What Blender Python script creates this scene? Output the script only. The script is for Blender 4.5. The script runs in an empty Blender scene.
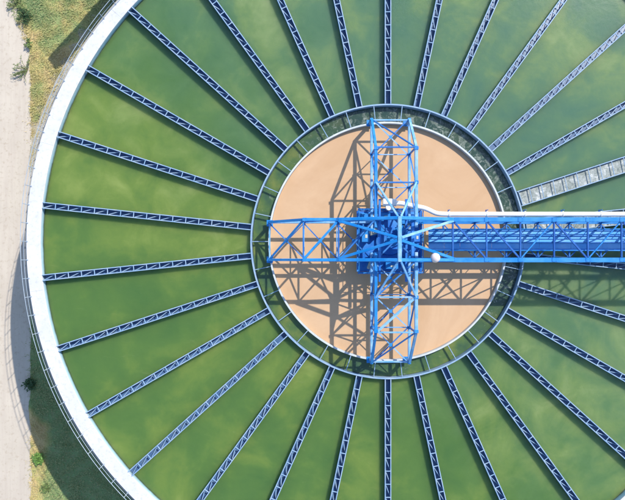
import bpy, bmesh, math, random
from mathutils import Vector, Matrix
random.seed(7)
S = bpy.context.scene
COL = S.collection
R = math.radians
PI = math.pi
# ------------------------------------------------------------------ camera
PPM = 12.5           # photo pixels per metre at walkway level (z = 0)
CH = 45.0            # camera height above the walkway
NX, NY = 312.5, 258.0
cam = bpy.data.cameras.new('camera'); co = bpy.data.objects.new('camera', cam); COL.objects.link(co)
cam.sensor_width = 36; cam.lens = 36 * CH / 50.0
co.location = (0, (250 - NY) / PPM, CH)
cam.shift_y = -(250 - NY) / PPM / 50.0
cam.clip_end = 3000; cam.clip_start = 0.5
S.camera = co
# ------------------------------------------------------------------ sky and sun
SH = 0.97            # horizontal shadow length per metre of height
SD = Vector((0.665, 0.75, 0)).normalized()
elev = math.atan(1 / SH)
w = bpy.data.worlds.new('World'); S.world = w; w.use_nodes = True
nt = w.node_tree; nt.nodes.clear()
sky = nt.nodes.new('ShaderNodeTexSky'); sky.sky_type = 'NISHITA'; sky.sun_disc = False
sky.sun_elevation = elev; sky.sun_rotation = math.atan2(SD.x, SD.y)
sky.air_density = 1.0; sky.dust_density = 0.5; sky.ozone_density = 1.7
bg = nt.nodes.new('ShaderNodeBackground'); bg.inputs[1].default_value = 0.15
wo = nt.nodes.new('ShaderNodeOutputWorld')
nt.links.new(sky.outputs[0], bg.inputs[0]); nt.links.new(bg.outputs[0], wo.inputs[0])
sl = bpy.data.lights.new('sun', 'SUN'); sl.energy = 3.3; sl.angle = R(0.53); sl.color = (1.0, 0.95, 0.87)
so = bpy.data.objects.new('sun', sl); COL.objects.link(so)
dirv = Vector((-SD.x * SH, -SD.y * SH, -1)).normalized()
so.rotation_euler = dirv.to_track_quat('-Z', 'Y').to_euler(); so.location = (30, 30, 60)
S.view_settings.view_transform = 'Standard'; S.view_settings.look = 'None'
S.view_settings.exposure = 0.86; S.view_settings.gamma = 1.0

# ------------------------------------------------------------------ helpers
def W(px, py, z):
    k = (CH - z) / CH
    return Vector(((NX + (px - NX) * k - 312.5) / PPM, (250 - (NY + (py - NY) * k)) / PPM, z))
CX, CY = (388.0 - 312.5) / PPM, (250 - 241.5) / PPM      # tank axis
GZ = -11.6                                                # ground level

def mat(name, build, rough=0.6, spec=0.4, metal=0.0):
    m = bpy.data.materials.new(name); m.use_nodes = True
    t = m.node_tree; b = t.nodes['Principled BSDF']
    b.inputs['Roughness'].default_value = rough
    b.inputs['Specular IOR Level'].default_value = spec
    b.inputs['Metallic'].default_value = metal
    build(t, b)
    return m
def noise(t, scale, detail=4, rough=0.55, vec=None, dist=0.0):
    n = t.nodes.new('ShaderNodeTexNoise'); n.inputs['Scale'].default_value = scale
    n.inputs['Detail'].default_value = detail; n.inputs['Roughness'].default_value = rough
    n.inputs['Distortion'].default_value = dist
    if vec is None:
        g = t.nodes.new('ShaderNodeNewGeometry'); vec = g.outputs['Position']
    t.links.new(vec, n.inputs['Vector']); return n.outputs['Fac']
def ramp(t, fac, stops, interp='LINEAR'):
    r = t.nodes.new('ShaderNodeValToRGB'); r.color_ramp.interpolation = interp
    e = r.color_ramp.elements
    while len(e) < len(stops): e.new(0.5)
    for i, (p, c) in enumerate(stops):
        e[i].position = p; e[i].color = (c[0], c[1], c[2], 1) if hasattr(c, '__len__') else (c, c, c, 1)
    t.links.new(fac, r.inputs[0]); return r.outputs[0]
def mix(t, fac, a, b):
    m = t.nodes.new('ShaderNodeMix'); m.data_type = 'RGBA'
    for s, v in ((0, fac), (6, a), (7, b)):
        if isinstance(v, bpy.types.NodeSocket): t.links.new(v, m.inputs[s])
        elif hasattr(v, '__len__'): m.inputs[s].default_value = (v[0], v[1], v[2], 1)
        else: m.inputs[s].default_value = v
    return m.outputs[2]
def bump(t, b, h, strength=0.3, dist=0.02):
    n = t.nodes.new('ShaderNodeBump'); n.inputs['Strength'].default_value = strength; n.inputs['Distance'].default_value = dist
    t.links.new(h, n.inputs['Height']); t.links.new(n.outputs[0], b.inputs['Normal'])
def math_node(t, op, a, b=None):
    m = t.nodes.new('ShaderNodeMath'); m.operation = op
    for i, v in enumerate((a, b)):
        if v is None: continue
        if isinstance(v, bpy.types.NodeSocket): t.links.new(v, m.inputs[i])
        else: m.inputs[i].default_value = v
    return m.outputs[0]
def dot_pos(t, v):
    g = t.nodes.new('ShaderNodeNewGeometry'); d = t.nodes.new('ShaderNodeVectorMath'); d.operation = 'DOT_PRODUCT'
    t.links.new(g.outputs['Position'], d.inputs[0]); d.inputs[1].default_value = v; return d.outputs['Value']

def paint(name, col, pale, amount=0.5, rough=0.38, scale=0.9, dirt=(0.12, 0.11, 0.1)):
    def f(t, b):
        n = noise(t, scale, 5, 0.6)
        f1 = ramp(t, n, [(0.42, 0.0), (0.68, amount)])
        c = mix(t, f1, col, pale)
        d = ramp(t, noise(t, 9.0, 5, 0.7), [(0.56, 0.0), (0.74, 0.4)])
        c = mix(t, d, c, dirt)
        t.links.new(c, b.inputs['Base Color'])
        t.links.new(ramp(t, n, [(0.3, rough), (0.8, rough + 0.2)]), b.inputs['Roughness'])
    return mat(name, f, rough, 0.35)
M = {}
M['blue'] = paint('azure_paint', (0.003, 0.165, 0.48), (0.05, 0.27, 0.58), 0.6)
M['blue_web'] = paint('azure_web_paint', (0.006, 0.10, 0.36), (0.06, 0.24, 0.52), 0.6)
M['blue_pale'] = paint('faded_sunlit_blue', (0.10, 0.30, 0.58), (0.30, 0.45, 0.60), 0.9, 0.45, 1.3)  # faded paint; also carries sunlight painted into the east-side arm members
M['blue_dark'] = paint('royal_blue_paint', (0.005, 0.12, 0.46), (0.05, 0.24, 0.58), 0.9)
M['blue_deep'] = paint('deep_blue', (0.006, 0.075, 0.30), (0.02, 0.14, 0.42), 0.7)  # darker blue for the bridge's top cross beams and some top braces
M['deck'] = paint('deck_plate_paint', (0.08, 0.33, 0.70), (0.22, 0.45, 0.72), 0.8, 0.5, 0.7)
M['rail'] = paint('launder_rim_paint', (0.19, 0.305, 0.44), (0.34, 0.41, 0.47), 0.7, 0.5, 1.6, (0.14, 0.16, 0.13))
M['guard'] = paint('guard_rail_paint', (0.27, 0.33, 0.40), (0.38, 0.42, 0.46), 0.7, 0.5, 1.5)
M['white_pipe'] = paint('white_pipe_paint', (0.78, 0.78, 0.77), (0.62, 0.61, 0.58), 0.5, 0.4, 1.1, (0.4, 0.37, 0.33))
def _tr(t, b):
    n = noise(t, 2.6, 6, 0.65)
    t.links.new(ramp(t, n, [(0.3, (0.04, 0.105, 0.25)), (0.55, (0.07, 0.135, 0.26)), (0.72, (0.12, 0.17, 0.20))]), b.inputs['Base Color'])
M['trough'] = mat('launder_trough', _tr, 0.35, 0.5)
def _ww(t, b):
    n = noise(t, 0.5, 6, 0.6); d = noise(t, 3.2, 9, 0.75)
    c = ramp(t, n, [(0.3, (0.485, 0.49, 0.505)), (0.7, (0.585, 0.58, 0.575))])
    c = mix(t, ramp(t, d, [(0.50, 0.0), (0.66, 0.6)]), c, (0.36, 0.355, 0.335))
    c = mix(t, ramp(t, noise(t, 11.0, 6, 0.7), [(0.62, 0.0), (0.72, 0.6)]), c, (0.28, 0.27, 0.25))
    t.links.new(c, b.inputs['Base Color']); bump(t, b, d, 0.2, 0.01)
M['walk'] = mat('white_walkway', _ww, 0.75, 0.3)
def _wall(t, b):
    g = t.nodes.new('ShaderNodeNewGeometry'); sp = t.nodes.new('ShaderNodeSeparateXYZ'); t.links.new(g.outputs['Position'], sp.inputs[0])
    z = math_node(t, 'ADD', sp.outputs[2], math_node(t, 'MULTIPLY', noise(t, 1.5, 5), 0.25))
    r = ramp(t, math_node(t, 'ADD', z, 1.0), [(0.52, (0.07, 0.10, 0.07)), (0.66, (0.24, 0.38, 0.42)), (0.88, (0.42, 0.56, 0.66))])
    t.links.new(r, b.inputs['Base Color'])
M['inner'] = mat('inner_wall_waterline', _wall, 0.6, 0.4)
def _conc(base):
    def f(t, b):
        n = noise(t, 0.7, 6, 0.65); d = noise(t, 14, 4, 0.6)
        c = ramp(t, n, [(0.3, tuple(x * 0.78 for x in base)), (0.7, tuple(x * 1.08 for x in base))])
        c = mix(t, ramp(t, d, [(0.4, 0.0), (0.8, 0.35)]), c, tuple(x * 0.6 for x in base))
        t.links.new(c, b.inputs['Base Color']); bump(t, b, d, 0.3, 0.02)
    return f
M['concrete'] = mat('concrete', _conc((0.34, 0.33, 0.31)), 0.85, 0.25)
def _path(t, b):
    g = t.nodes.new('ShaderNodeNewGeometry'); mp = t.nodes.new('ShaderNodeMapping'); mp.inputs['Scale'].default_value = (3.2, 0.16, 1)
    t.links.new(g.outputs['Position'], mp.inputs[0])
    s1 = noise(t, 1.0, 5, 0.6, mp.outputs[0]); n = noise(t, 0.22, 6, 0.6); d = noise(t, 2.6, 7, 0.72)
    c = ramp(t, n, [(0.3, (0.44, 0.385, 0.315)), (0.7, (0.515, 0.455, 0.375))])
    c = mix(t, ramp(t, s1, [(0.42, 0.0), (0.75, 0.45)]), c, (0.39, 0.325, 0.275))
    c = mix(t, ramp(t, d, [(0.53, 0.0), (0.68, 0.7)]), c, (0.35, 0.285, 0.215))
    t.links.new(c, b.inputs['Base Color']); bump(t, b, d, 0.3, 0.02)
M['path'] = mat('pale_concrete_path', _path, 0.9, 0.2)
GREEN_STOPS = [(0.38, (0.52, 0.40, 0.19)), (0.47, (0.44, 0.38, 0.15)), (0.56, (0.27, 0.32, 0.12)), (0.68, (0.17, 0.27, 0.11))]
PEXM = W(42, 430, GZ).x
def green_mask(t):
    # greener to the north-east and where the basin shadow falls in the south (its tint put into the colour), straw coloured next to the path
    a = noise(t, 0.35, 5, 0.6); y0 = W(0, 428, GZ).y
    y = dot_pos(t, (0.0, 1.0, 0.0)); x = dot_pos(t, (1.0, 0.0, 0.0))
    up = ramp(t, math_node(t, 'MULTIPLY', math_node(t, 'ADD', y, -19.0), 0.09), [(0.0, 0.0), (0.6, 0.21)])
    dn = ramp(t, math_node(t, 'ADD', math_node(t, 'MULTIPLY', math_node(t, 'ADD', math_node(t, 'ADD', x, -PEXM), math_node(t, 'MULTIPLY', math_node(t, 'MAXIMUM', math_node(t, 'ADD', y, -y0), 0.0), 0.9)), 0.30), math_node(t, 'MULTIPLY', math_node(t, 'ADD', y, -2.0), -0.0)), [(0.0, 0.0), (0.45, 0.42)])
    sel = ramp(t, math_node(t, 'MULTIPLY', math_node(t, 'ADD', y, 4.0), -0.3), [(0.0, 0.0), (1.0, 1.0)])
    return math_node(t, 'ADD', math_node(t, 'ADD', math_node(t, 'ADD', a, -0.085), up), math_node(t, 'MULTIPLY', dn, sel))
def _soil(t, b):
    c = ramp(t, green_mask(t), GREEN_STOPS)
    d = noise(t, 3.5, 6, 0.7)
    c = mix(t, ramp(t, d, [(0.45, 0.0), (0.7, 0.6)]), c, (0.30, 0.24, 0.15))
    c = mix(t, ramp(t, noise(t, 9, 5, 0.7), [(0.5, 0.0), (0.7, 0.4)]), c, (0.12, 0.12, 0.05))
    t.links.new(c, b.inputs['Base Color']); bump(t, b, d, 0.6, 0.1)
M['soil'] = mat('grassy_soil', _soil, 0.95, 0.1)
def _blade(t, b):
    c = ramp(t, green_mask(t), GREEN_STOPS)
    c = mix(t, ramp(t, noise(t, 6.0, 3, 0.6), [(0.4, 0.0), (0.65, 0.7)]), c, (0.52, 0.47, 0.23))
    t.links.new(c, b.inputs['Base Color'])
    b.inputs['Transmission Weight'].default_value = 0.0
M['blade'] = mat('grass_blade', _blade, 0.7, 0.2)
def _gravel(t, b):
    v = t.nodes.new('ShaderNodeTexVoronoi'); v.inputs['Scale'].default_value = 7
    g = t.nodes.new('ShaderNodeNewGeometry'); t.links.new(g.outputs['Position'], v.inputs['Vector'])
    c = mix(t, v.outputs['Color'], (0.26, 0.24, 0.21), (0.42, 0.39, 0.33))
    c = mix(t, ramp(t, noise(t, 0.9, 5, 0.6), [(0.42, 0.0), (0.62, 0.8)]), c, (0.33, 0.27, 0.14))
    t.links.new(c, b.inputs['Base Color']); bump(t, b, v.outputs['Distance'], 0.6, 0.05)
M['gravel'] = mat('gravel', _gravel, 0.95, 0.15)
def _green(t, b):
    n1 = noise(t, 0.10, 6, 0.52, None, 0.9); n2 = noise(t, 0.30, 7, 0.55, None, 0.7); n3 = noise(t, 1.3, 8, 0.6, None, 0.8)
    s = math_node(t, 'ADD', math_node(t, 'ADD', math_node(t, 'MULTIPLY', n1, 0.60), math_node(t, 'MULTIPLY', n2, 0.33)), math_node(t, 'MULTIPLY', n3, 0.07))
    warm = ramp(t, s, [(0.35, (0.066, 0.142, 0.038)), (0.47, (0.090, 0.168, 0.040)), (0.555, (0.138, 0.210, 0.046)), (0.67, (0.235, 0.295, 0.078))])
    cool = ramp(t, s, [(0.35, (0.064, 0.148, 0.100)), (0.48, (0.094, 0.178, 0.094)), (0.56, (0.148, 0.225, 0.092)), (0.67, (0.240, 0.305, 0.130))])
    side = ramp(t, math_node(t, 'ADD', math_node(t, 'MULTIPLY', dot_pos(t, (0.70, 0.71, 0)), 0.028), math_node(t, 'MULTIPLY', n2, 0.5)), [(0.12, 0.0), (0.62, 1.0)])
    c = mix(t, side, warm, cool)
    # thin scum streaks drifting on the surface
    g = t.nodes.new('ShaderNodeNewGeometry'); mp = t.nodes.new('ShaderNodeMapping'); mp.inputs['Rotation'].default_value = (0, 0, 0.7); mp.inputs['Scale'].default_value = (0.5, 2.2, 1)
    t.links.new(g.outputs['Position'], mp.inputs[0])
    k = noise(t, 1.1, 10, 0.72, mp.outputs[0], 1.4)
    c = mix(t, ramp(t, k, [(0.60, 0.0), (0.78, 0.28)]), c, (0.24, 0.27, 0.13))
    t.links.new(c, b.inputs['Base Color'])
    b.inputs['Subsurface Weight'].default_value = 1.0
    b.inputs['Subsurface Radius'].default_value = (0.9, 1.0, 0.8)
    b.inputs['Subsurface Scale'].default_value = 2.6
    bump(t, b, noise(t, 2.2, 6, 0.6), 0.15, 0.05)
M['green'] = mat('algae_water', _green, 0.14, 0.35)
def _chan(t, b):
    n1 = noise(t, 0.5, 4, 0.55)
    c = ramp(t, n1, [(0.34, (0.045, 0.095, 0.050)), (0.50, (0.080, 0.140, 0.042)), (0.66, (0.15, 0.185, 0.045))])
    # foam gathers on the side facing the outlets (north-east)
    gate = ramp(t, math_node(t, 'MULTIPLY', math_node(t, 'ADD', dot_pos(t, (0.7, 0.71, 0)), -3.5), 0.12), [(0.0, -0.0), (0.8, 0.11)])
    f = math_node(t, 'ADD', noise(t, 1.9, 8, 0.74, None, 1.2), gate)
    c = mix(t, ramp(t, gate, [(0.0, 0.0), (0.1, 0.75)]), c, (0.018, 0.045, 0.048))
    c = mix(t, ramp(t, f, [(0.60, 0.0), (0.76, 0.8)]), c, (0.30, 0.33, 0.28))
    t.links.new(c, b.inputs['Base Color']); bump(t, b, f, 0.3, 0.05)
    b.inputs['Subsurface Weight'].default_value = 0.8; b.inputs['Subsurface Radius'].default_value = (0.5, 0.6, 0.5); b.inputs['Subsurface Scale'].default_value = 0.8
M['channel'] = mat('channel_water', _chan, 0.15, 0.5)
def _foam(t, b):
    g = t.nodes.new('ShaderNodeTexCoord')
    f = noise(t, 1.9, 10, 0.78, g.outputs['Object'], 0.6)
    c = ramp(t, f, [(0.38, (0.10, 0.13, 0.13)), (0.46, (0.20, 0.23, 0.21)), (0.55, (0.30, 0.33, 0.32)), (0.65, (0.60, 0.61, 0.59))])
    t.links.new(c, b.inputs['Base Color']); bump(t, b, f, 0.7, 0.08)
M['foam'] = mat('foaming_water', _foam, 0.35, 0.4)
def _peach(t, b):
    n = noise(t, 0.16, 7, 0.6, None, 1.6); d = noise(t, 1.1, 9, 0.75, None, 1.2)
    c = ramp(t, n, [(0.34, (0.465, 0.292, 0.162)), (0.64, (0.53, 0.350, 0.208))])
    c = mix(t, ramp(t, d, [(0.45, 0.0), (0.75, 0.25)]), c, (0.44, 0.285, 0.168))
    t.links.new(c, b.inputs['Base Color'])
    bump(t, b, noise(t, 1.2, 3, 0.5), 0.06, 0.05)
M['peach'] = mat('silty_raw_water', _peach, 0.16, 0.35)
def _globe(t, b):
    b.inputs['Base Color'].default_value = (0.66, 0.55, 0.53, 1); b.inputs['Subsurface Weight'].default_value = 0.3
    b.inputs['Subsurface Scale'].default_value = 0.05
M['globe'] = mat('opal_globe', _globe, 0.25, 0.5)
M['motor'] = paint('motor_paint', (0.42, 0.45, 0.42), (0.55, 0.52, 0.40), 0.9, 0.4, 2.0)
def _leaf(c1, c2):
    def f(t, b):
        t.links.new(mix(t, noise(t, 3, 3), c1, c2), b.inputs['Base Color'])
    return f
M['leaf'] = mat('weed_leaf', _leaf((0.06, 0.13, 0.03), (0.17, 0.21, 0.07)), 0.6, 0.3)
M['leaf_bright'] = mat('bush_leaf', _leaf((0.09, 0.20, 0.04), (0.16, 0.27, 0.06)), 0.6, 0.3)
M['leaf_dark'] = mat('dark_leaf', _leaf((0.02, 0.06, 0.025), (0.05, 0.10, 0.03)), 0.6, 0.3)
M['stem'] = mat('weed_stem', _leaf((0.17, 0.15, 0.08), (0.10, 0.12, 0.05)), 0.8, 0.2)

def ob(name, bm, m, parent=None, loc=None, smooth=False):
    me = bpy.data.meshes.new(name); bmesh.ops.recalc_face_normals(bm, faces=bm.faces) ; bm.to_mesh(me); bm.free()
    if smooth: me.polygons.foreach_set('use_smooth', [True] * len(me.polygons))
    me.materials.append(m)
    o = bpy.data.objects.new(name, me); COL.objects.link(o)
    if parent: o.parent = parent
    if loc is not None: o.location = loc
    return o
def tag(o, label, cat, group=None):
    o['label'] = label; o['category'] = cat
    if group: o['group'] = group
    return o
def thing(name, label, cat, loc=(0, 0, 0), rz=0, group=None):
    o = bpy.data.objects.new(name, None); COL.objects.link(o); o.location = loc; o.rotation_euler = (0, 0, rz)
    o.empty_display_size = 0.3
    return tag(o, label, cat, group)
def cp(o, parent):
    c = o.copy(); COL.objects.link(c); c.parent = parent; return c
def NB(): return bmesh.new()
def prism(bm, ring, p, q, u, v):
    """extrude a 2-D ring along p->q with section axes u, v"""
    a = [bm.verts.new(p + u * x + v * y) for x, y in ring]; b = [bm.verts.new(q + u * x + v * y) for x, y in ring]
    n = len(ring)
    for i in range(n): bm.faces.new((a[i], a[(i + 1) % n], b[(i + 1) % n], b[i]))
    bm.faces.new(a); bm.faces.new(b[::-1])
def bar(bm, p, q, wd, ht, kind='box'):
    p = Vector(p); q = Vector(q); d = (q - p).normalized()
    up = Vector((0, 0, 1)) if abs(d.z) < 0.95 else Vector((0, 1, 0))
    u = d.cross(up).normalized(); v = u.cross(d).normalized()
    x, y = wd / 2, ht / 2
    if kind == 'box':
        c = min(x, y) * 0.28
        ring = [(-x, -y + c), (-x + c, -y), (x - c, -y), (x, -y + c), (x, y - c), (x - c, y), (-x + c, y), (-x, y - c)]
        prism(bm, ring, p, q, u, v)
    elif kind == 'ibeam':
        t_ = 0.14 * ht; s = 0.09 * wd
        ring = [(-x, -y), (x, -y), (x, -y + t_), (s, -y + t_), (s, y - t_), (x, y - t_), (x, y), (-x, y), (-x, y - t_), (-s, y - t_), (-s, -y + t_), (-x, -y + t_)]
        prism(bm, ring, p, q, u, v)
    elif kind == 'angle':
        t_ = 0.2 * min(wd, ht)
        ring = [(-x, -y), (-x + t_, -y), (-x + t_, y - t_), (x, y - t_), (x, y), (-x, y)]
        prism(bm, ring, p, q, u, v)
def box(bm, c, sx, sy, sz):
    bar(bm, (c[0] - sx / 2, c[1], c[2]), (c[0] + sx / 2, c[1], c[2]), sy, sz)
def tube(bm, pts, r, n=12, closed=False, caps=True):
    pts = [Vector(p) for p in pts]; rings = []
    N = len(pts)
    for i, p in enumerate(pts):
        if closed: d = pts[(i + 1) % N] - pts[i - 1]
        else: d = pts[min(i + 1, N - 1)] - pts[max(i - 1, 0)]
        d.normalize(); up = Vector((0, 0, 1)) if abs(d.z) < 0.97 else Vector((1, 0, 0))
        u = d.cross(up).normalized(); v = u.cross(d).normalized()
        rr = r[i] if hasattr(r, '__len__') else r
        rings.append([bm.verts.new(p + (u * math.cos(2 * PI * k / n) + v * math.sin(2 * PI * k / n)) * rr) for k in range(n)])
    for i in range(N if closed else N - 1):
        a, b = rings[i], rings[(i + 1) % N]
        for k in range(n): bm.faces.new((a[k], a[(k + 1) % n], b[(k + 1) % n], b[k]))
    if caps and not closed: bm.faces.new(rings[0][::-1]); bm.faces.new(rings[-1])
def cyl(bm, c, r, h, n=32, r2=None):
    tube(bm, [(c[0], c[1], c[2]), (c[0], c[1], c[2] + h)], [r, r if r2 is None else r2], n)
def annulus(bm, prof, n=360, a0=0, a1=2 * PI, cx=CX, cy=CY):
    """revolve a closed (r, z) profile about the tank axis"""
    full = abs(a1 - a0 - 2 * PI) < 1e-6; cnt = n if full else n + 1; rs = []
    for i in range(cnt):
        a = a0 + (a1 - a0) * i / n; rs.append([bm.verts.new((cx + r * math.cos(a), cy + r * math.sin(a), z)) for r, z in prof])
    for i in range(n):
        p, q = rs[i], rs[(i + 1) % cnt]
        for k in range(len(prof)): bm.faces.new((p[k], p[(k + 1) % len(prof)], q[(k + 1) % len(prof)], q[k]))
    if not full: bm.faces.new(rs[0]); bm.faces.new(rs[-1][::-1])
def pol(r, a, z): return Vector((CX + r * math.cos(a), CY + r * math.sin(a), z))
def sphere(bm, c, r, su=24, sv=14, sz=1.0):
    bmesh.ops.create_uvsphere(bm, u_segments=su, v_segments=sv, radius=r, matrix=Matrix.Translation(c) @ Matrix.Diagonal((1, 1, sz, 1)))

# ------------------------------------------------------------------ setting: ground, path, gravel
bm = NB(); bm.verts.index_update()
g = 900
vs = [bm.verts.new((x, y, GZ)) for x, y in ((-g, -g), (g, -g), (g, g), (-g, g))]; bm.faces.new(vs)
o = ob('ground', bm, M['soil']); o['kind'] = 'structure'
# path: pale strip running north-south at the west, its east edge slightly eaten by soil
bm = NB(); e = []
y = -160.0
while y < 160:
    x = W(30.5, 250, GZ).x + random.uniform(-0.07, 0.07) + 0.16 * math.sin(y * 0.9) * math.sin(y * 0.37 + 1)
    yy = y
    top = (W(0, 0, GZ).y) - yy                      # metres below the top edge of the photo
    if top < 5.0: x -= 0.5 * (5.0 - top) ** 1.05 * 0.62 + random.uniform(-0.25, 0.15)
    e.append((x, y)); y += 0.35
for (x0, y0), (x1, y1) in zip(e, e[1:]):
    bm.faces.new([bm.verts.new(p) for p in ((-40, y0, GZ + 0.010), (max(x0, -39), y0, GZ + 0.010), (max(x1, -39), y1, GZ + 0.010), (-40, y1, GZ + 0.010))])
bmesh.ops.remove_doubles(bm, verts=bm.verts, dist=0.001)
o = ob('path', bm, M['path']); o['kind'] = 'structure'
bm = NB(); n = 150; prev = None
for i in range(n + 1):
    a = R(132) + R(60) * i / n
    r1 = (W(40, 108, GZ) - Vector((CX, CY, GZ))).length + 0.35 * math.sin(i * 0.9) + random.uniform(-0.25, 0.25)
    cur = (bm.verts.new(pol(29.0, a, GZ + 0.006)), bm.verts.new(pol(r1, a, GZ + 0.006)))
    if prev: bm.faces.new((prev[0], prev[1], cur[1], cur[0]))
    prev = cur
o = ob('gravel_strip', bm, M['gravel']); o['kind'] = 'structure'

# ------------------------------------------------------------------ waters
ZG, ZP, ZC = -0.55, -0.40, -0.50
bm = NB(); annulus(bm, [(11.02, ZG), (27.82, ZG), (27.82, -5.0), (11.02, -5.0)], 240)
o = ob('green_water', bm, M['green'], smooth=False); o['kind'] = 'structure'
bm = NB(); annulus(bm, [(9.60, ZC), (10.86, ZC), (10.86, -2.0), (9.60, -2.0)], 240)
o = ob('channel_water', bm, M['channel']); o['kind'] = 'structure'
bm = NB(); cyl(bm, (CX, CY, -3.0), 9.44, 3.0 + ZP, 240)
o = ob('silty_water', bm, M['peach']); o['kind'] = 'structure'

# ------------------------------------------------------------------ tank
RI, RO = 27.84, 28.95
tank = thing('basin', 'huge round basin with a broad white rim walkway, holding green water', 'basin', (CX, CY, GZ))
def tp(name, bm, m):
    bmesh.ops.translate(bm, verts=bm.verts, vec=(-CX, -CY, -GZ)); return ob(name, bm, m, tank)
bm = NB(); annulus(bm, [(RI, -0.12), (RI - 0.03, -0.09), (RI - 0.03, -0.02), (RI, 0.0), (RO - 0.02, 0.0), (RO, -0.02), (RO, -0.16), (RI, -0.16)]); tp('rim_walkway', bm, M['walk'])
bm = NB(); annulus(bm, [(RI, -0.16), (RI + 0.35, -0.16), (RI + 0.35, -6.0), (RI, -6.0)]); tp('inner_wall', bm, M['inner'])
bm = NB(); annulus(bm, [(RI + 0.36, -0.17), (RO - 0.05, -0.17), (RO - 0.05, -0.62), (29.38, -0.62), (29.38, GZ - 0.4), (RI + 0.36, GZ - 0.4)]); o = tp('outer_wall', bm, M['concrete'])
for k in range(15):                       # movement joints with a dark sealant, standing 2 mm proud of the slab
    a = R(20 + 24 * k)
    if k == 0:
        bm = NB(); bar(bm, (RI + .03, 0, 0), (RO - .05, 0, 0), 0.014, 0.008); jp = ob('joint', bm, M['concrete'], tank); c = jp
    else: c = cp(jp, tank)
    c.location = (0, 0, -GZ); c.rotation_euler = (0, 0, a)
bm = NB(); annulus(bm, [(0.0, GZ + 3.0), (0.3, GZ + 3.0), (28.1, GZ + 2.0), (28.1, GZ + 1.5), (0.0, GZ + 1.5)][1:], 96); tp('basin_floor', bm, M['concrete'])

# round channel between two thin walls
ch = thing('ring_channel', 'circular channel with two thin rim walls and radial bars around the brown centre pool', 'channel', (CX, CY, -3))
def tpc(name, bm, m):
    bmesh.ops.translate(bm, verts=bm.verts, vec=(-CX, -CY, 3)); return ob(name, bm, m, ch)
def _rimw(t, b):
    n = noise(t, 1.2, 5, 0.6)
    t.links.new(ramp(t, n, [(0.3, (0.36, 0.41, 0.46)), (0.7, (0.54, 0.56, 0.56))]), b.inputs['Base Color'])
M['rimwhite'] = mat('pale_rim', _rimw, 0.6, 0.4)
bm = NB(); annulus(bm, [(9.45, 0.0), (9.58, 0.0), (9.58, -4.0), (9.45, -4.0)]); tpc('inner_rim_wall', bm, M['rimwhite'])
bm = NB(); annulus(bm, [(10.90, 0.03), (11.01, 0.03), (11.01, -4.0), (10.90, -4.0)]); tpc('outer_rim_wall', bm, M['rail'])
cb = None
for k in range(30):
    a = R(12 * k)
    if cb is None:
        bm = NB(); bar(bm, (9.6, 0, -0.05), (10.87, 0, -0.05), 0.055, 0.14); cb = ob('cross_bar', bm, M['rail'], ch); c = cb
    else: c = cp(cb, ch)
    c.location = (0, 0, 3); c.rotation_euler = (0, 0, a)

# ------------------------------------------------------------------ radial launders
R0, R1 = 11.03, 27.80
def launder_proto(wide):
    hw = 0.60 if wide else 0.222
    root = thing('wide_launder' if wide else 'launder', 'x', 'launder')
    L = R1 - R0
    # trough: U-shaped channel
    bm = NB(); t_ = 0.03; yo = hw + 0.02; zt, zb = -0.035, -0.49 if not wide else -0.95
    fl = zb + 0.06
    ring = [(-yo, zt), (-yo, zb), (yo, zb), (yo, zt), (yo - t_, zt), (yo - t_, fl), (-yo + t_, fl), (-yo + t_, zt)]
    a = [bm.verts.new((R0, x, z)) for x, z in ring]; b = [bm.verts.new((R1, x, z)) for x, z in ring]
    for i in range(8): bm.faces.new((a[i], a[(i + 1) % 8], b[(i + 1) % 8], b[i]))
    for q in (a, b):
        bm.faces.new((q[0], q[1], q[6], q[7])); bm.faces.new((q[1], q[2], q[5], q[6])); bm.faces.new((q[2], q[3], q[4], q[5]))
    ob('trough', bm, M['trough'], root)
    rw = 0.075 if not wide else 0.075
    for s in (-1, 1):
        bm = NB(); bar(bm, (R0, s * hw, 0), (R1, s * hw, 0), rw, 0.07); ob('side_rail', bm, M['rail'], root)
    n = 16 if not wide else 17
    st = L / n
    if wide:
        bm = NB(); bar(bm, (R0, 0, -0.26), (R1, 0, -0.26), 2 * (yo - t_) - 0.01, 0.1); w_ = ob('foaming_water', bm, M['foam'], root)
    proto = None
    for i in range(1, n):
        if proto is None:
            bm = NB(); bar(bm, (0, -hw + rw / 2, 0), (0, hw - rw / 2, 0), 0.065 if not wide else 0.05, 0.055); proto = ob('cross_bar', bm, M['rail'], root); c = proto
        else: c = cp(proto, root)
        c.location = (R0 + i * st, 0, 0)
        if wide: c.rotation_euler = (0, 0, R(-6))
    if not wide:
        proto = None
        for i in range(1, n):
            if proto is None:
                bm = NB(); bar(bm, (0.06, -hw + rw / 2 + 0.01, 0), (st - 0.06, hw - rw / 2 - 0.01, 0), 0.055, 0.05, 'angle'); proto = ob('diagonal_brace', bm, M['rail'], root); c = proto
            else: c = cp(proto, root)
            c.location = (R0 + i * st, 0, -0.17)
    else:
        # end gate at the ring channel
        bm = NB(); bar(bm, (R0 + 0.12, -hw, -0.1), (R0 + 0.12, hw, -0.1), 0.05, 0.3); ob('gate', bm, M['rail'], root)
    return root
def copy_tree(o, parent=None):
    c = o.copy(); COL.objects.link(c)
    if parent: c.parent = parent
    for chd in list(o.children): copy_tree(chd, c)
    return c
ORD = ['first', 'second', 'third', 'fourth', 'fifth', 'sixth', 'seventh', 'eighth', 'ninth', 'tenth', 'eleventh', 'twelfth', 'thirteenth', 'fourteenth', 'fifteenth']
np_, wp_ = launder_proto(False), launder_proto(True)
first = {False: True, True: True}
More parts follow.
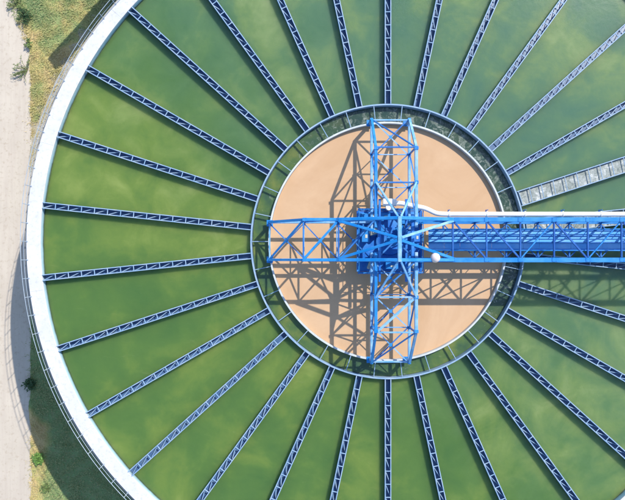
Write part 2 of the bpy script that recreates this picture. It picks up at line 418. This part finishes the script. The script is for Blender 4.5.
for k in range(30):
    ang = 6 + 12 * k; wide = k in (0, 1)
    src = wp_ if wide else np_
    r = src if first[wide] else copy_tree(src); first[wide] = False
    r.location = (CX, CY, 0); r.rotation_euler = (0, 0, R(ang))
    if k == 0: lab = 'wide foaming launder partly hidden under the north edge of the blue bridge'
    elif k == 1: lab = 'wide blue-grey launder full of white foam, in the open just above the bridge'
    elif k < 15:
        i = k - 2
        ex = {84: ' standing straight up from the pool'}.get(ang if False else ang, '')
        if ang == 90: ex = ' pointing straight up in the photo'
        if ang == 174: ex = ', just above the middle of the left edge'
        lab = 'narrow launder, %s anticlockwise from the foaming launders%s' % (ORD[i], ex)
    else:
        i = 29 - k; ex = ''
        if ang == 270: ex = ' pointing straight down in the photo'
        if ang == 354: ex = ', half hidden by the bridge'
        lab = 'narrow launder, %s clockwise from the bridge%s' % (ORD[i], ex)
    r['label'] = lab; r['group'] = 'wide foaming launders' if wide else 'narrow radial launders in the green basin'

# ------------------------------------------------------------------ perimeter railing
rl = thing('guard_railing', 'pale two-rail guard railing along the outer edge of the white rim', 'railing', (CX, CY, 0))
RR = RO - 0.06; A0, A1 = R(95), R(265)
for z, nm, rad in ((1.0, 'top_rail', 0.023), (0.52, 'middle_rail', 0.019)):
    bm = NB(); tube(bm, [(RR * math.cos(A0 + (A1 - A0) * i / 240), RR * math.sin(A0 + (A1 - A0) * i / 240), z) for i in range(241)], rad, 8)
    ob(nm, bm, M['guard'], rl, smooth=True)
pp = None; n = 58
for i in range(n + 1):
    a = A0 + (A1 - A0) * i / n
    if pp is None:
        bm = NB(); tube(bm, [(0, 0, 0), (0, 0, 1.0)], 0.026, 8); box(bm, (0, 0, 0.012), 0.14, 0.10, 0.02); pp = ob('rail_post', bm, M['guard'], rl); c = pp
    else: c = cp(pp, rl)
    c.location = (RR * math.cos(a), RR * math.sin(a), 0); c.rotation_euler = (0, 0, a)

# ------------------------------------------------------------------ concrete tower north-west of the tank (its shadow falls into the frame)
tipl, tipr = W(47.3, 59.3, GZ), W(55.2, 71.0, GZ)
hh = 9.6
dd = Vector((SD.x, SD.y, 0)) * (SH * hh)
pl, pr = tipl + dd, tipr + dd
cross = (pr - pl); cdir = Vector((cross.x, cross.y, 0)); 
back = Vector((cdir.y, -cdir.x, 0)).normalized() * -1.2
if back.dot(Vector((SD.x, SD.y, 0))) < 0: back = -back
bm = NB()
cs = [pl, pr, pr + back, pl + back]
a = [bm.verts.new((p.x, p.y, GZ - 0.3)) for p in cs]; b = [bm.verts.new((p.x, p.y, GZ + hh)) for p in cs]
for i in range(4): bm.faces.new((a[i], a[(i + 1) % 4], b[(i + 1) % 4], b[i]))
bm.faces.new(a); bm.faces.new(b)
bmesh.ops.bevel(bm, geom=bm.edges[:], offset=0.03, segments=1, affect='EDGES')
tag(ob('concrete_tower', bm, M['concrete']), 'slim square concrete tower beyond the basin rim, only its shadow reaching the grass', 'tower')

# ------------------------------------------------------------------ truss bridge
ZB, ZT, HW = 1.4, 4.3, 1.46
br = thing('truss_bridge', 'blue steel truss bridge with walkway and three short arms crossing over the brown pool', 'bridge', (CX, CY, 0))
def mem(name, p, q, wd, ht, m, kind='box'):
    bm = NB(); bar(bm, p, q, wd, ht, kind); return ob(name, bm, m, br)
def gusset(parent, p, sz=0.5):
    bm = NB(); box(bm, (p[0], p[1], p[2]), sz, sz * 0.8, 0.03)
    for dx in (-.3, .3):
        for dy in (-.22, .22): cyl(bm, (p[0] + dx * sz, p[1] + dy * sz, p[2] + 0.012), 0.028, 0.025, 6)
    ob('gusset_plate', bm, M['blue'], parent)
def arm(ang, topdiag, palest):
    ca, sa = math.cos(R(ang)), math.sin(R(ang))
    def L(x, y, z): return (x * ca - y * sa, x * sa + y * ca, z)
    nodes = [9.38, 6.70, 4.15, 1.55]
    for s in (-1, 1):
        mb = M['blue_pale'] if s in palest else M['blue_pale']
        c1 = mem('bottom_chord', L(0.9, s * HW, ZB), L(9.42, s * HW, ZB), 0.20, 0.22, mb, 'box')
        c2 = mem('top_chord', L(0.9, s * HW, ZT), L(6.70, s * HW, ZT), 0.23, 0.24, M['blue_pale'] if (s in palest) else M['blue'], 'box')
        mem('end_diagonal', L(9.38, s * HW, ZB + 0.12), L(6.72, s * HW, ZT), 0.18, 0.18, M['blue_pale'] if s in palest else M['blue'], 'ibeam')  # paler on the east side: strong sun put into the colour
        mem('end_post', L(9.40, s * HW, 0.0), L(9.40, s * HW, ZB + 0.1), 0.24, 0.24, M['blue'])
        bm = NB(); q = L(9.45, s * HW, 0.035); box(bm, q, 0.5, 0.5, 0.06); ob('bearing_plate', bm, M['blue'], br)
        for i in (1, 2, 3):
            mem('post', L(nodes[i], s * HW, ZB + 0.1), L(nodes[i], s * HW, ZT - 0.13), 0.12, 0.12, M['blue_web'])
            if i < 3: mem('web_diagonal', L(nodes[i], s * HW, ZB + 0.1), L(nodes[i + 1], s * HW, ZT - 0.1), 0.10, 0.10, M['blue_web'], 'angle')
        gusset(c2, L(6.62, s * HW, ZT + 0.145), 0.30); gusset(c2, L(4.15, s * HW, ZT + 0.145), 0.30)
        gusset(c1, L(6.70, s * HW, ZB + 0.125), 0.26); gusset(c1, L(4.15, s * HW, ZB + 0.125), 0.26)
    mem('end_beam', L(9.36, -HW + .1, ZB), L(9.36, HW - .1, ZB), 0.12, 0.14, M['blue_pale'])
    for i in (1, 2):
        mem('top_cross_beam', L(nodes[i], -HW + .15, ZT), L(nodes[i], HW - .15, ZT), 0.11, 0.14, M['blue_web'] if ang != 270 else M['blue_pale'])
        mem('bottom_cross_beam', L(nodes[i], -HW + .11, ZB - .05), L(nodes[i], HW - .11, ZB - .05), 0.08, 0.10, M['blue_pale'])
    # bottom plane X bracing
    for i in (0, 1, 2):
        x0, x1 = nodes[i], nodes[i + 1]
        mem('bottom_brace', L(x0, -HW + .1, ZB + .02), L(x1, HW - .1, ZB + .02), 0.09, 0.07, M['blue_web'], 'angle')
        mem('bottom_brace', L(x0, HW - .1, ZB - .06), L(x1, -HW + .1, ZB - .06), 0.09, 0.07, M['blue_pale'], 'angle')
        bm = NB(); q = L((x0 + x1) / 2, 0, ZB + 0.07); box(bm, q, 0.26, 0.26, 0.03); ob('gusset_plate', bm, M['blue'], br)
    # sloping end plane and top plane diagonals
    s = topdiag
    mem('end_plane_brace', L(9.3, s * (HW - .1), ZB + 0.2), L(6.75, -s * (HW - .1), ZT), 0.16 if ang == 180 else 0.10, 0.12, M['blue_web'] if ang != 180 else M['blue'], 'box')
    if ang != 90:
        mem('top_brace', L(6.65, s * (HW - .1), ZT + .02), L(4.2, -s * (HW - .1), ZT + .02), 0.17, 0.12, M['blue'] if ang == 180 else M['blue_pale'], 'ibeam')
        mem('top_brace', L(4.05, s * (HW - .1), ZT + .02), L(1.6, -s * (HW - .1), ZT + .02), 0.12, 0.12, M['blue_web'], 'box')
arm(90, 1, (-1,))
arm(180, 1, ())
arm(270, -1, (1,))
# long arm to the east: walkway bridge
BN = [1.55] + [4.10 + 2.44 * k for k in range(11)]
BE = BN[-1]
for s in (-1, 1):
    y = s * HW
    c2 = mem('top_chord', (0.9, y, ZT), (BE, y, ZT), 0.33, 0.28, M['blue'], 'ibeam')
    c1 = mem('bottom_chord', (0.9, y, ZB), (BE, y, ZB), 0.28, 0.26, M['blue'], 'ibeam')
    for i, x in enumerate(BN):
        mem('post', (x, y, ZB + 0.12), (x, y, ZT - 0.15), 0.16, 0.16, M['blue_web'])
        gusset(c2, (x, y - s * 0.02, ZT + 0.155), 0.38)
        if i: mem('web_diagonal', (x, y, ZB + 0.12), (BN[i - 1], y, ZT - 0.12), 0.11, 0.11, M['blue_web'], 'angle')
for i, x in enumerate(BN):
    if i == 0: continue
    mem('top_cross_beam', (x, -HW + .2, ZT + .03), (x, HW - .2, ZT + .03), 0.11, 0.14, M['blue_deep'])
    mem('bottom_cross_beam', (x, -HW + .14, ZB - .02), (x, HW - .14, ZB - .02), 0.12, 0.16, M['blue_web'])
    if i < len(BN) - 1:
        xm = (x + BN[i + 1]) / 2
        mem('bottom_brace', (x, HW - .15, ZB - .02), (xm, 0, ZB - .02), 0.08, 0.07, M['blue_web'])
        mem('bottom_brace', (BN[i + 1], HW - .15, ZB - .02), (xm, 0, ZB - .02), 0.08, 0.07, M['blue_web'])
        mem('bottom_brace', (x, -HW + .15, ZB - .02), (xm, 0, ZB - .02), 0.08, 0.07, M['blue_web'])
        mem('bottom_brace', (BN[i + 1], -HW + .15, ZB - .02), (xm, 0, ZB - .02), 0.08, 0.07, M['blue_web'])
        s = 1 if i in (1, 2, 4, 6, 8, 10) else -1
        mem('top_brace', (x + .1, s * (HW - .18), ZT + .02), (BN[i + 1] - .1, -s * (HW - .18), ZT + .02), 0.13 if s > 0 else 0.09, 0.11, M['blue_deep'] if s > 0 else M['blue'], 'box')
# walkway deck in the bridge
x = 2.9; dk = 1.30
while x < BE - 0.1:
    x1 = min(x + 1.22, BE)
    bm = NB(); box(bm, ((x + x1) / 2, 0.06, ZB + 0.22), x1 - x - 0.015, 1.36, 0.03); ob('deck_plate', bm, M['deck'], br); x = x1
for y, m_ in ((0.80, 'blue_web'), (-0.68, 'blue_dark')):
    mem('stringer', (2.9, y, ZB + 0.20), (BE, y, ZB + 0.20), 0.12, 0.22, M[m_])
for y in (0.38, -0.12):
    bm = NB(); tube(bm, [(2.9, y, ZB + 0.29), (BE, y, ZB + 0.29)], 0.045, 8); ob('conduit', bm, M['blue_web'], br, smooth=True)
for s, y in ((1, 0.86), (-1, -0.76)):
    for z in (0.75, 1.25):
        bm = NB(); tube(bm, [(2.9, y, ZB + z), (BE, y, ZB + z)], 0.035, 8); ob('handrail', bm, M['blue'], br, smooth=True)
    x = 3.0
    while x < BE:
        bm = NB(); tube(bm, [(x, y, ZB + 0.1), (x, y, ZB + 1.25)], 0.032, 8); ob('handrail_post', bm, M['blue'], br); x += 1.22
# raised peak frame over the centre
ZK = 6.0
mem('peak_beam', (0, -HW - .12, ZK), (0, HW + .12, ZK), 0.27, 0.26, M['blue_pale'])
for s in (-1, 1):
    for x, pm in ((-4.15, 'blue'), (4.1, 'blue')):
        mem('peak_rafter', (0, s * HW, ZK), (x, s * HW, ZT + .12), 0.24, 0.22, M[pm])
        mem('peak_tie', (0.14 * (1 if x > 0 else -1), s * 0.1, ZK - .02), (x, s * (HW - .1), ZT + .15), 0.20, 0.16, M['blue'] if x < 0 or s < 0 else M['blue_pale'], 'box')
    for x in (-HW, HW):
        mem('peak_strut', (x, s * 4.15, ZT + .1), (0.1 * (1 if x > 0 else -1), s * (HW + .1), ZK - .05), 0.14, 0.14, M['blue_pale'])
    for x in (-1.46, 1.46):
        mem('centre_post', (x, s * HW, 0.9), (x, s * HW, ZT - 0.16), 0.26, 0.26, M['blue_dark'])
        mem('peak_leg', (x, s * HW, ZT + .1), (0.05 * x, s * HW, ZK - .1), 0.15, 0.15, M['blue_web'])
for x in (-1.2, 1.2):
    mem('centre_cross_beam', (x, -HW, ZT - .02), (x, HW, ZT - .02), 0.22, 0.26, M['blue_dark'])
mem('centre_brace', (-1.4, -1.4, ZT - .1), (1.4, 1.4, ZT - .1), 0.12, 0.12, M['blue_web'])
mem('centre_brace', (-1.4, 1.4, ZT - .24), (1.4, -1.4, ZT - .24), 0.12, 0.12, M['blue_web'])

# ------------------------------------------------------------------ drive unit in the middle
dv = thing('drive_unit', 'dark blue drive platform with gearmotors at the middle of the brown pool', 'drive unit', (CX, CY, -0.4))
def dp(name, bm, m, parent=None, smooth=False): return ob(name, bm, m, parent or dv, smooth=smooth)
PZ = 1.15                                   # platform top above water
bm = NB(); cyl(bm, (0, 0, -1.5), 0.75, 2.4, 40); dp('centre_column', bm, M['concrete'])
def rect_frame(bm, h, z, w_, ht):
    for s in (-1, 1):
        bar(bm, (-h, s * h, z), (h, s * h, z), w_, ht); bar(bm, (s * h, -h + w_ / 2, z), (s * h, h - w_ / 2, z), w_, ht)
bm = NB(); rect_frame(bm, 2.48, PZ, 0.18, 0.26); dp('platform_frame', bm, M['blue_dark'])
for (x0, x1, y0, y1) in ((-2.38, -0.95, -2.38, 2.38), (0.95, 2.38, -2.38, 2.38), (-0.94, 0.94, 0.95, 2.38), (-0.94, 0.94, -2.38, -1.05)):
    bm = NB(); box(bm, ((x0 + x1) / 2, (y0 + y1) / 2, PZ + 0.03), x1 - x0 - .02, y1 - y0 - .02, 0.05); dp('platform_plate', bm, M['blue_dark'])
bm = NB(); cyl(bm, (0, 0, 0.9), 1.5, 0.22, 64); cyl(bm, (0, 0, 1.12), 1.15, 0.35, 64, 1.05)
for k in range(72):
    a = 2 * PI * k / 72; box(bm, (1.53 * math.cos(a), 1.53 * math.sin(a), 1.01), 0.06, 0.06, 0.18)
dp('turntable_gear', bm, M['blue_dark'])
bm = NB(); tube(bm, [(0, 0, 1.4), (0, 0, 3.6)], 0.28, 28); cyl(bm, (0, 0, 2.5), 0.45, 0.1, 28); dp('drive_shaft', bm, M['blue'], smooth=False)
def gearmotor(x, y, rz, z0=PZ + 0.06):
    root = bpy.data.objects.new('x', None)
    ca, sa = math.cos(rz), math.sin(rz)
    def L(a, b, c): return (x + a * ca - b * sa, y + a * sa + b * ca, z0 + c)
    bm = NB(); bar(bm, L(-0.3, 0, .25), L(0.3, 0, .25), 0.5, 0.5); bar(bm, L(-.4, 0, .04), L(.9, 0, .04), 0.6, 0.08)
    tube(bm, [L(0, 0, .4), L(0, 0, .95)], 0.17, 20)
    g_ = dp('gearbox', bm, M['blue'])
    bm = NB(); tube(bm, [L(.3, 0, .32), L(.95, 0, .32)], 0.19, 20)
    for k in range(14):
        a = 2 * PI * k / 14; bar(bm, L(.38, math.cos(a) * .19, .32 + math.sin(a) * .19), L(.88, math.cos(a) * .19, .32 + math.sin(a) * .19), 0.02, 0.06)
    box(bm, L(.6, 0.0, .56), .2, .16, .12)
    ob('motor', bm, M['motor'], g_)
    bpy.data.objects.remove(root)
gearmotor(-0.75, 0.9, R(200), PZ + 0.45)
gearmotor(0.8, 0.85, R(30), PZ + 0.45)
gearmotor(-1.3, -1.3, R(250)); gearmotor(1.5, -1.3, R(-60)); gearmotor(-1.9, 1.9, R(0))
for x, y, sx, sy, h in ((-1.95, 0.4, 0.5, 0.9, 0.9), (1.95, 0.3, 0.45, 0.8, 1.0), (0.1, -1.9, 0.9, 0.45, 0.7), (-0.4, 1.95, 0.7, 0.4, 0.6)):
    bm = NB(); box(bm, (x, y, PZ + .06 + h / 2), sx, sy, h); box(bm, (x, y, PZ + .08 + h), sx + .06, sy + .06, 0.04)
    c = dp('control_cabinet', bm, M['blue'] if x < 1 else M['blue_dark'])
    bm = NB(); box(bm, (x + .05, y - .05, PZ + .11 + h), sx * .35, sy * .3, .05); ob('cabinet_vent', bm, M['motor'], c)
for s in (-1, 1):
    for z in (0.6, 1.1):
        bm = NB(); tube(bm, [(-2.46, s * 2.46, PZ + z), (2.46, s * 2.46, PZ + z)], 0.03, 8); dp('handrail', bm, M['blue'])
        bm = NB(); tube(bm, [(s * 2.46, -2.46, PZ + z), (s * 2.46, 2.46, PZ + z)], 0.03, 8); dp('handrail', bm, M['blue'])
for k in range(20):
    t_ = (k % 5) / 5 * 4.92 - 2.46
    p = [(t_, -2.46), (2.46, t_), (-t_, 2.46), (-2.46, -t_)][k // 5]
    bm = NB(); tube(bm, [(p[0], p[1], PZ), (p[0], p[1], PZ + 1.1)], 0.03, 8); dp('handrail_post', bm, M['blue'])
for s in (-1, 1):      # hangers, grating and cable loops under the middle
    bm = NB(); bar(bm, (-2.3, s * 1.2, PZ - .35), (2.3, s * 1.2, PZ - .35), .2, .35, 'ibeam'); dp('carrier_beam', bm, M['blue_dark'])
    bm = NB(); bar(bm, (s * 1.0, -3.1, PZ + 2.0), (s * 1.0, 3.1, PZ + 2.0), .16, .2, 'ibeam'); dp('hoist_beam', bm, M['blue_dark'])

# ------------------------------------------------------------------ white pipe
pz = 1.95
pipe = thing('white_pipe', 'thick white pipe bending from the centre and running along the north side of the bridge', 'pipe', W(389, 203, 0))
base = pipe.location
pts = [W(391, 204, 0.6), W(391, 203.5, 1.3), W(392, 203.2, 1.7), W(395, 203, pz), W(402, 203.3, pz), W(411, 205.5, pz), W(418, 206.8, pz), W(424, 208.0, pz), W(429, 210.0, pz), W(434, 212.6, pz), W(438, 213.8, pz), W(444, 214.2, pz)]
yp = pts[-1].y; endx = CX + BE
pts += [Vector((x_, yp, pz)) for x_ in (12, 14, 18, 22, endx)]
def smooth_pts(P, it=2):
    for _ in range(it):
        Q = [P[0]]
        for a, b in zip(P, P[1:]): Q += [a.lerp(b, .25), a.lerp(b, .75)]
        Q.append(P[-1]); P = Q
    return P
bm = NB(); tube(bm, [p - base for p in smooth_pts(pts)], 0.185, 20); ob('pipe_run', bm, M['white_pipe'], pipe, smooth=True)
bm = NB(); p0 = W(389, 202.5, 2.1) - base; bar(bm, p0 + Vector((-.45, 0, 0)), p0 + Vector((.55, 0, 0)), .55, .4); cyl(bm, p0 + Vector((0, -.35, -.2)), .26, .42, 20); ob('pipe_header', bm, M['white_pipe'], pipe)
for i in range(9):
    x_ = W(449, 214, pz).x + i * 2.9
    bm = NB(); tube(bm, [Vector((x_ - .05, yp, pz)) - base, Vector((x_ + .05, yp, pz)) - base], 0.22, 20); c = ob('pipe_clamp', bm, M['white_pipe'], pipe)
    bm = NB(); bar(bm, Vector((x_, yp - .25, pz - .24)) - base, Vector((x_, yp + .36, pz - .24)) - base, .08, .06)
    bar(bm, Vector((x_, yp + .31, pz - .24)) - base, Vector((x_, yp + .31, pz + .25)) - base, .06, .06); ob('bracket', bm, M['blue_dark'], c)

# ------------------------------------------------------------------ globe lamp
gl = W(435, 257.8, 5.0)
lamp = thing('globe_lamp', 'round opal globe lamp on a short blue post over the bridge corner', 'lamp', (gl.x, gl.y, ZT + .19))
bm = NB(); sphere(bm, (0, 0, 0.60), 0.345, 32, 18); ob('globe', bm, M['globe'], lamp, smooth=True)
bm = NB(); cyl(bm, (0, 0, 0), .05, .26, 16); cyl(bm, (0, 0, 0.2), .14, .08, 20); cyl(bm, (0, 0, -0.01), .13, .03, 16); ob('lamp_post', bm, M['blue_dark'], lamp)

# ------------------------------------------------------------------ plants
def on_land(x, y, margin=0.0):
    r = math.hypot(x - CX, y - CY)
    return r > 29.5 + margin
PEX = W(30.5, 250, GZ).x
import array
verts = []; faces = []
def blade(x, y, L, wd, az, lean):
    i = len(verts); dx, dy = math.cos(az), math.sin(az); px, py = -dy * wd, dx * wd
    hx = dx * L * lean; hy = dy * L * lean
    verts.extend([(x - px, y - py, GZ), (x + px, y + py, GZ), (x + hx * .5 + px * .7, y + hy * .5 + py * .7, GZ + L * .6), (x + hx * .5 - px * .7, y + hy * .5 - py * .7, GZ + L * .6), (x + hx, y + hy, GZ + L * (1.0 - .35 * lean))])
    faces.extend([(i, i + 1, i + 2, i + 3), (i + 3, i + 2, i + 4)])
def clump(px, py): 
    return 0.5 + 0.5 * math.sin(px * 1.7 + 2.1 * math.sin(py * 1.3)) * math.sin(py * 1.9 + 1.7 * math.sin(px * 0.9))
cnt = 0
while cnt < 95000:
    top = random.random() < 0.5
    x = random.uniform(PEX - 2.2, PEX + 14); y = random.uniform(8, 30) if top else random.uniform(-31, -3)
    if not on_land(x, y, -0.2): continue
    if x < PEX:
        if top and y > W(0, 30, GZ).y - 1.5: 
            if random.random() < 0.35: continue
            t0 = W(0, 0, GZ).y - y
            if x < PEX - 0.45 * max(0, 5.0 - t0) - 0.2: continue
        elif random.random() < 0.93 or x < PEX - 0.15 - 0.9 * clump(x * .6, y * 1.3) ** 3: continue
    r = math.hypot(x - CX, y - CY)
    if top and r < (W(40, 108, GZ) - Vector((CX, CY, GZ))).length - .3 and y < W(0, 62, GZ).y and random.random() < 0.85: continue
    c = clump(x, y)
    if random.random() > 0.25 + 0.75 * c: continue
    blade(x, y, random.uniform(.08, .26) * (0.7 + 0.6 * c), random.uniform(.012, .028), random.uniform(0, 2 * PI), random.uniform(.3, 1.3)); cnt += 1
me = bpy.data.meshes.new('grass'); me.from_pydata(verts, [], faces); me.materials.append(M['blade'])
o = bpy.data.objects.new('grass', me); COL.objects.link(o); o['kind'] = 'stuff'; o['label'] = 'patchy green and straw coloured grass beside the path'; o['category'] = 'grass'

def weed(name, label, cat, px, py, spread, nst, leafm, leafn, lsize, height, dirs=None, group=None):
    p = W(px, py, GZ); root = thing(name, label, cat, p, 0, group)
    bs = NB(); bl = NB()
    for i in range(nst):
        a = random.choice(dirs) + random.uniform(-.25, .25) if dirs else random.uniform(0, 2 * PI)
        L = spread * random.uniform(.55, 1.0); h = height * random.uniform(.5, 1)
        bend = random.uniform(-.5, .5); P = []
        for k in range(7):
            t = k / 6; aa = a + bend * t
            P.append(Vector((math.cos(aa) * L * t, math.sin(aa) * L * t, h * math.sin(t * 2.3))))
        tube(bs, P, [.02 * (1 - .8 * k / 6) + .004 for k in range(7)], 5)
        for k in range(leafn):
            t = random.uniform(.15, 1) * 6; i0 = min(5, int(t)); q = P[i0].lerp(P[i0 + 1], t - i0)
            d = Vector((random.gauss(0, 1), random.gauss(0, 1), random.gauss(0.2, .5))).normalized(); l = lsize * random.uniform(.6, 1.3)
            sd = d.cross(Vector((random.gauss(0, .3), random.gauss(0, .3), 1))).normalized() * l * .22
            vs = [bl.verts.new(q), bl.verts.new(q + d * l * .5 + sd), bl.verts.new(q + d * l), bl.verts.new(q + d * l * .5 - sd)]
            bl.faces.new(vs)
    ob('stems', bs, M['stem'], root); ob('leaves', bl, leafm, root); return root
weed('weed_plant', 'dark green leafy weed at the path edge in the upper left corner', 'weed', 26, 18, .9, 26, M['leaf_dark'], 20, .18, .7)
weed('weed_plant', 'sprawling long-stemmed weed creeping over the pale path below the upper corner', 'weed', 28, 70, 1.8, 20, M['leaf'], 16, .15, .6, [R(120), R(165), R(210), R(240), R(80)])
weed('weed_plant', 'small upright green weed where the path meets straw coloured grass', 'weed', 30, 45, .6, 12, M['leaf'], 12, .2, .5)
weed('weed_plant', 'pale grassy weed arching over the path beside the dark leafy one', 'weed', 17, 6, 1.2, 24, M['leaf'], 14, .15, .5, [R(60), R(110), R(200), R(330)])
weed('bush', 'bright green low bush on the straw grass at the edge of the basin shadow', 'bush', 39, 458, .6, 30, M['leaf_bright'], 14, .3, .35)
weed('bush', 'dark low bush in the basin shadow beside the bluish shaded path', 'bush', 31, 384, .7, 26, M['leaf_dark'], 16, .26, .4)
weed('bush', 'long straggly bush with pale shoots at the bottom left grass edge', 'bush', 47, 487, .6, 14, M['leaf'], 14, .2, .4)
